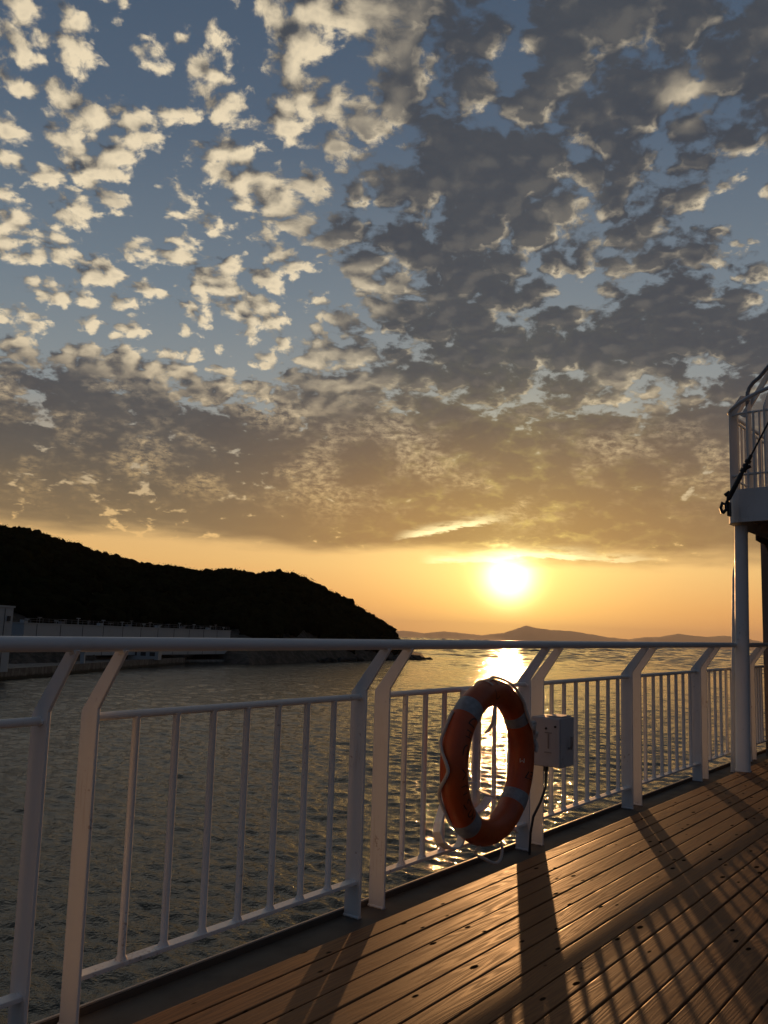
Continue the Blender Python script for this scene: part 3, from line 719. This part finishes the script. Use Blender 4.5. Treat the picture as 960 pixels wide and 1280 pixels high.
# ---- lifebuoy, its holder, switch box
BC = Vector((3.50, 2.0, 0.515)); RM, RT = 0.3010, 0.0590
def ringpt(phi, th, r=RT, R0=RM):
    """phi: angle in the ring's plane (0 forward, 90 up); th: around the tube, 0 = outward, 90 = toward the viewer"""
    rr = R0 + r*math.cos(R(th)); return Vector((rr*math.cos(R(phi)), -r*math.sin(R(th)), rr*math.sin(R(phi))))
def buoy_orange():
    m, nt, b = mat('buoy_orange'); P = pos(nt)
    n = tnoise(nt, P, 9, 6, 0.62); f = tnoise(nt, P, 45, 4, 0.6)
    c = cmix(nt, n.ss(0.42, 0.7), (0.40, 0.072, 0.014), (0.30, 0.056, 0.016)); c = cmix(nt, f.ss(0.62, 0.75)*0.5, c, (0.16, 0.05, 0.03))
    link(nt, c, b.inputs['Base Color']); b.inputs['Roughness'].default_value = 0.42
    bump(nt, b, n*0.6+f*0.4, 0.35, 0.004); return m
def rope_mat():
    m, nt, b = mat('white_rope'); P = pos(nt)
    n = tnoise(nt, P, 120, 3, 0.6); b.inputs['Roughness'].default_value = 0.85
    link(nt, cmix(nt, n, (0.42, 0.39, 0.35), (0.66, 0.63, 0.58)), b.inputs['Base Color']); bump(nt, b, n, 0.8, 0.003); return m
def twisted(pts, r, turns=260.0):
    """a three-strand rope along pts"""
    P = [Vector(p) for p in pts]; d = [0.0]
    for a, b_ in zip(P, P[1:]): d.append(d[-1]+(b_-a).length)
    n = max(8, int(d[-1]/0.004)); out = []
    for i in range(n+1):
        s = d[-1]*i/n; k = max(0, min(len(P)-2, next((j for j in range(len(d)-1) if d[j+1] >= s), len(P)-2)))
        t = (s-d[k])/max(1e-6, d[k+1]-d[k])
        p0, p1, p2, p3 = P[max(k-1, 0)], P[k], P[k+1], P[min(k+2, len(P)-1)]
        out.append(0.5*((2*p1)+(p2-p0)*t+(2*p0-5*p1+4*p2-p3)*t*t+(3*p1-p0-3*p2+p3)*t**3))
    mb = MB()
    for q in range(3):
        st = []; up = Vector((0.3, 0.8, 0.5)).normalized()
        for i, p in enumerate(out):
            t = (out[min(i+1, n)]-out[max(i-1, 0)]).normalized(); up = (up - t*up.dot(t)).normalized(); sd = t.cross(up)
            a = i*d[-1]/n*turns + q*2.094
            st.append(p + (up*math.cos(a)+sd*math.sin(a))*r*0.5)
        mb.tube(st, r*0.58, 6)
    return mb
def build_lifebuoy():
    root = empty('lifebuoy', BC, SHIP); tag(root, 'orange lifebuoy ring with grey reflective bands hanging inside the railing', 'lifebuoy')
    org = buoy_orange(); rope = rope_mat()
    tape = plain('reflective_tape', (0.22, 0.24, 0.26), 0.5, 0.0, 0.18, 40.0)
    ink = plain('faded_black_ink', (0.02, 0.012, 0.01), 0.6)
    n, k = 96, 32; V, F = [], []
    for i in range(n):
        for j in range(k):
            ph, th = 360*i/n, 360*j/k
            w_ = 1 + 0.012*mnoise.noise(ringpt(ph, th)*7)
            # the tube is a little flattened
            p = ringpt(ph, th, RT*w_); V.append(p)
            a, b_ = i*k+j, i*k+(j+1) % k; a2, b2 = ((i+1) % n)*k+j, ((i+1) % n)*k+(j+1) % k; F.append((a, a2, b2, b_))
    MB().add(V, F, True).build('ring', org, root)
    for c in (131, 229, 38, -40):
        V, F = [], []; m_, k = 7, 32
        for i in range(m_):
            ph = c - 6.4 + 12.8*i/(m_-1); e = 0.0 if i in (0, m_-1) else 0.0022
            for j in range(k): V.append(ringpt(ph, 360*j/k, RT+e))
        for i in range(m_-1):
            for j in range(k):
                F.append((i*k+j, (i+1)*k+j, (i+1)*k+(j+1) % k, i*k+(j+1) % k))
        MB().add(V, F, True).build('reflective_band', tape, root)
    # faded hand-brushed characters round the inner front of the ring
    def char(text, ph, th, size, rotz=0.0, m_=ink, up_rot=0.0):
        cu = bpy.data.curves.new('lettering', 'FONT'); cu.body = text; cu.size = size; cu.align_x = 'CENTER'; cu.align_y = 'CENTER'
        o = bpy.data.objects.new('lettering', cu); COL.objects.link(o)
        me = bpy.data.meshes.new_from_object(o.evaluated_get(bpy.context.evaluated_depsgraph_get())); COL.objects.unlink(o); bpy.data.objects.remove(o)
        bm = bmesh.new(); bm.from_mesh(me); bmesh.ops.subdivide_edges(bm, edges=[e for e in bm.edges if e.calc_length() > 0.006], cuts=2, use_grid_fill=False)
        bmesh.ops.triangulate(bm, faces=bm.faces)
        ca, sa = math.cos(R(up_rot)), math.sin(R(up_rot))
        for v in bm.verts:
            x, y = v.co.x*ca - v.co.y*sa, v.co.x*sa + v.co.y*ca       # x: clockwise along ring, y: outward over the tube
            v.co = ringpt(ph - math.degrees(x/RM), th - math.degrees(y/RT), RT+0.0012)
        bm.to_mesh(me); bm.free(); me.materials.clear(); me.materials.append(m_)
        q = bpy.data.objects.new('lettering', me); COL.objects.link(q); q.parent = root
    for tx, ph, th, sz in LETTERS:
        char(tx, ph, th, sz, up_rot=90 if ph > 120 else 0)
    pale = plain('pale_ink', (0.5, 0.46, 0.4), 0.6)
    char('M', -4, 150, 0.034, m_=pale, up_rot=-90); 
    char('E7', -17, 105, 0.055, up_rot=-90)
    # grab rope: slack runs held at the bands
    def run(pts): return [ringpt(ph, th, RT+off) for ph, th, off in pts]
    twisted(run([(140, -25, .006), (150, -30, .008), (161, -36, .012), (168, -20, .012), (175, 4, .012), (180, 12, .010), (185, 2, .012), (192, -24, .012), (199, -40, .012), (210, -30, .008), (220, -25, .006)]), 0.0075).build('grab_rope', rope, root)
    twisted(run([(96, 15, .004), (88, 10, .012), (70, 35, .010), (55, 70, .008), (46, 88, .007), (38, 95, .009), (29, 92, .011), (27, 80, .016), (24, 60, .014), (19, 45, .012), (13, 30, .014), (4, 12, .02)]), 0.0075).build('grab_rope', rope, root)
    twisted(run([(4, 12, .02), (-10, 0, .014), (-26, 0, .012), (-40, 10, .006)]), 0.0075).build('grab_rope', rope, root)
    twisted([ringpt(-108, 20, RT+.004), ringpt(-107, 0, RT+.03), Vector((-0.06, -.02, -.405)), Vector((0.0, -.03, -.43)), Vector((.05, -.03, -.425)), Vector((.085, -.02, -.385)), Vector((.10, 0, -.33)), Vector((.14, .03, -.30))], 0.007).build('grab_rope', rope, root)
    kn = MB()
    kn.tube([ringpt(27, 80, RT+.012)+Vector((.016*math.cos(a), -.004*math.sin(2*a), .016*math.sin(a))) for a in np.linspace(0, 6.6, 14)], .008, 8)
    kn.build('knot', rope, root); kn = MB()
    kn.tube([ringpt(13, 30, RT+.016)+Vector((.012*math.cos(a), -.01*math.sin(a), .02*math.sin(a))) for a in np.linspace(0, 9.6, 20)], .009, 8)
    kn.tube([ringpt(10, 30, RT+.016), ringpt(6, 34, RT+.02), ringpt(2, 40, RT+.012)], [.011, .012, .008], 8)
    kn.build('knot', rope, root)
    sl = MB()
    for a in (90.5, 100): sl.tube([ringpt(a, th, RT+.003) for th in range(-80, 60, 14)], .004, 6)
    sl.build('line_groove', rope, root)
LETTERS = [('し', 98, 92, 0.055), ('フ', 141, 78, 0.06), ('ェ', 153, 80, 0.055), ('リ', 164, 78, 0.055), ('く', 182, 78, 0.05), ('こ', 194, 78, 0.05), ('い', 206, 80, 0.055), ('ろ', 216, 82, 0.055)]
def build_holder():
    root = empty('lifebuoy_holder', (3.5, 2.15, 0.4), SHIP); tag(root, 'white flat bar bracket behind the orange lifebuoy', 'bracket')
    O = Vector((3.5, 2.15, 0.4)); L = lambda p: Vector(p)-O
    w1 = (0.045, 0, 0)
    MB().strip([L(p) for p in [(3.59, 2.13, 0.83), (3.59, 2.13, 0.55), (3.59, 2.13, 0.16)]], w1, .007).build('back_bar', white, root)
    MB().strip([L(p) for p in [(3.59, 2.128, 0.80), (3.58, 2.08, 0.812), (3.565, 2.04, 0.805), (3.55, 2.01, 0.785), (3.532, 1.995, 0.74), (3.52, 1.995, 0.69), (3.515, 2.01, 0.655), (3.515, 2.03, 0.635)]], (0.050, 0.012, 0), .007).build('hook', white, root)
    MB().strip([L((3.5+0.232*math.cos(R(a)), 2.082, 0.515+0.232*math.sin(R(a)))) for a in range(172, 316, 9)], (0, 0.040, 0), .007).build('hoop', white, root)
    MB().strip([L(p) for p in [(3.56, 2.118, 0.40), (3.47, 2.115, 0.41), (3.36, 2.10, 0.40), (3.253, 2.075, 0.372), (3.21, 2.06, 0.343), (3.15, 2.04, 0.30), (3.125, 2.03, 0.268), (3.14, 2.02, 0.225), (3.185, 2.01, 0.196), (3.24, 2.01, 0.186), (3.29, 2.02, 0.196), (3.345, 2.04, 0.222), (3.39, 2.07, 0.255), (3.42, 2.09, 0.285)]], (0.012, 0.045, -.012), .007).build('cradle_arm', white, root)
    MB().strip([L(p) for p in [(3.60, 2.118, 0.36), (3.70, 2.115, 0.33), (3.79, 2.10, 0.285), (3.81, 2.08, 0.22), (3.78, 2.03, 0.175), (3.74, 2.00, 0.175), (3.70, 1.99, 0.195)]], (0.012, 0.045, .012), .007).build('cradle_arm', white, root)
    for z in (0.78, 0.20):
        MB().box(L((3.55, 2.134, z)), L((3.63, 2.188, z+.035))).build('clamp', white, root, .003)
def build_box():
    boxp = paint('box_paint', (0.46, 0.45, 0.45), 0.5, (0.30, 0.26, 0.22), 0.4, 12.0, rust=0.3)
    root = empty('switch_box', (4.20, 2.155, 0.40), SHIP); tag(root, 'white square switch box on the rail post right of the lifebuoy', 'box')
    O = Vector((4.20, 2.155, 0.40)); L = lambda p: tuple(Vector(p)-O)
    MB().box(L((4.215, 2.163, 0.405)), L((4.372, 1.995, 0.655))).build('body', boxp, root, .006)
    MB().box(L((4.203, 2.160, 0.41)), L((4.2135, 1.998, 0.65))).build('lid', boxp, root, .004)
    dk = MB()
    dk.box(L((4.1985, 2.062, .50)), L((4.2025, 2.056, .575))); dk.box(L((4.1985, 2.078, .577)), L((4.2025, 2.040, .582))); dk.box(L((4.1985, 2.080, .478)), L((4.2025, 2.042, .483)))
    dk.build('latch', steel, root)
    for y, z in ((2.135, .625), (2.02, .612), (2.072, .60), (2.13, .56)):
        MB().tube([L((4.197, y, z)), L((4.2035, y, z))], .006, 10).build('screw', black, root)
    MB().tube([L((4.30, 1.995, .50)), L((4.30, 1.978, .50)), L((4.30, 1.974, .52)), L((4.30, 1.974, .56))], .007, 8).build('handle', steel, root)
    MB().box(L((4.24, 2.003, .656)), L((4.36, 2.09, .663))).build('hinge', boxp, root, .002)
    MB().tube([L(p) for p in [(4.24, 2.09, .406), (4.24, 2.09, .36), (4.235, 2.09, .30), (4.20, 2.10, .23), (4.16, 2.12, .16), (4.15, 2.13, .08), (4.15, 2.135, -.027)]], .0065, 10).build('cable', black, root)
    MB().tube([L((4.24, 2.09, .405)), L((4.24, 2.09, .38))], .014, 10).build('gland', black, root)
build_lifebuoy(); build_holder(); build_box()

# ------------------------------------------------------------------ the evening haze over the sea
def build_haze():
    m = bpy.data.materials.new('haze'); m.use_nodes = True; nt = m.node_tree; nt.nodes.clear()
    out = nt.nodes.new('ShaderNodeOutputMaterial'); v = nt.nodes.new('ShaderNodeVolumePrincipled'); nt.links.new(v.outputs[0], out.inputs['Volume'])
    v.inputs['Color'].default_value = (0.98, 0.93, 0.86, 1); v.inputs['Density'].default_value = HAZE; v.inputs['Anisotropy'].default_value = 0.2
    o = MB().box((-62000, -9000, -11.5), (62000, 62000, 1150)).build('haze', m); tag(o, kind='stuff')
HAZE = 1.8e-5
build_haze()
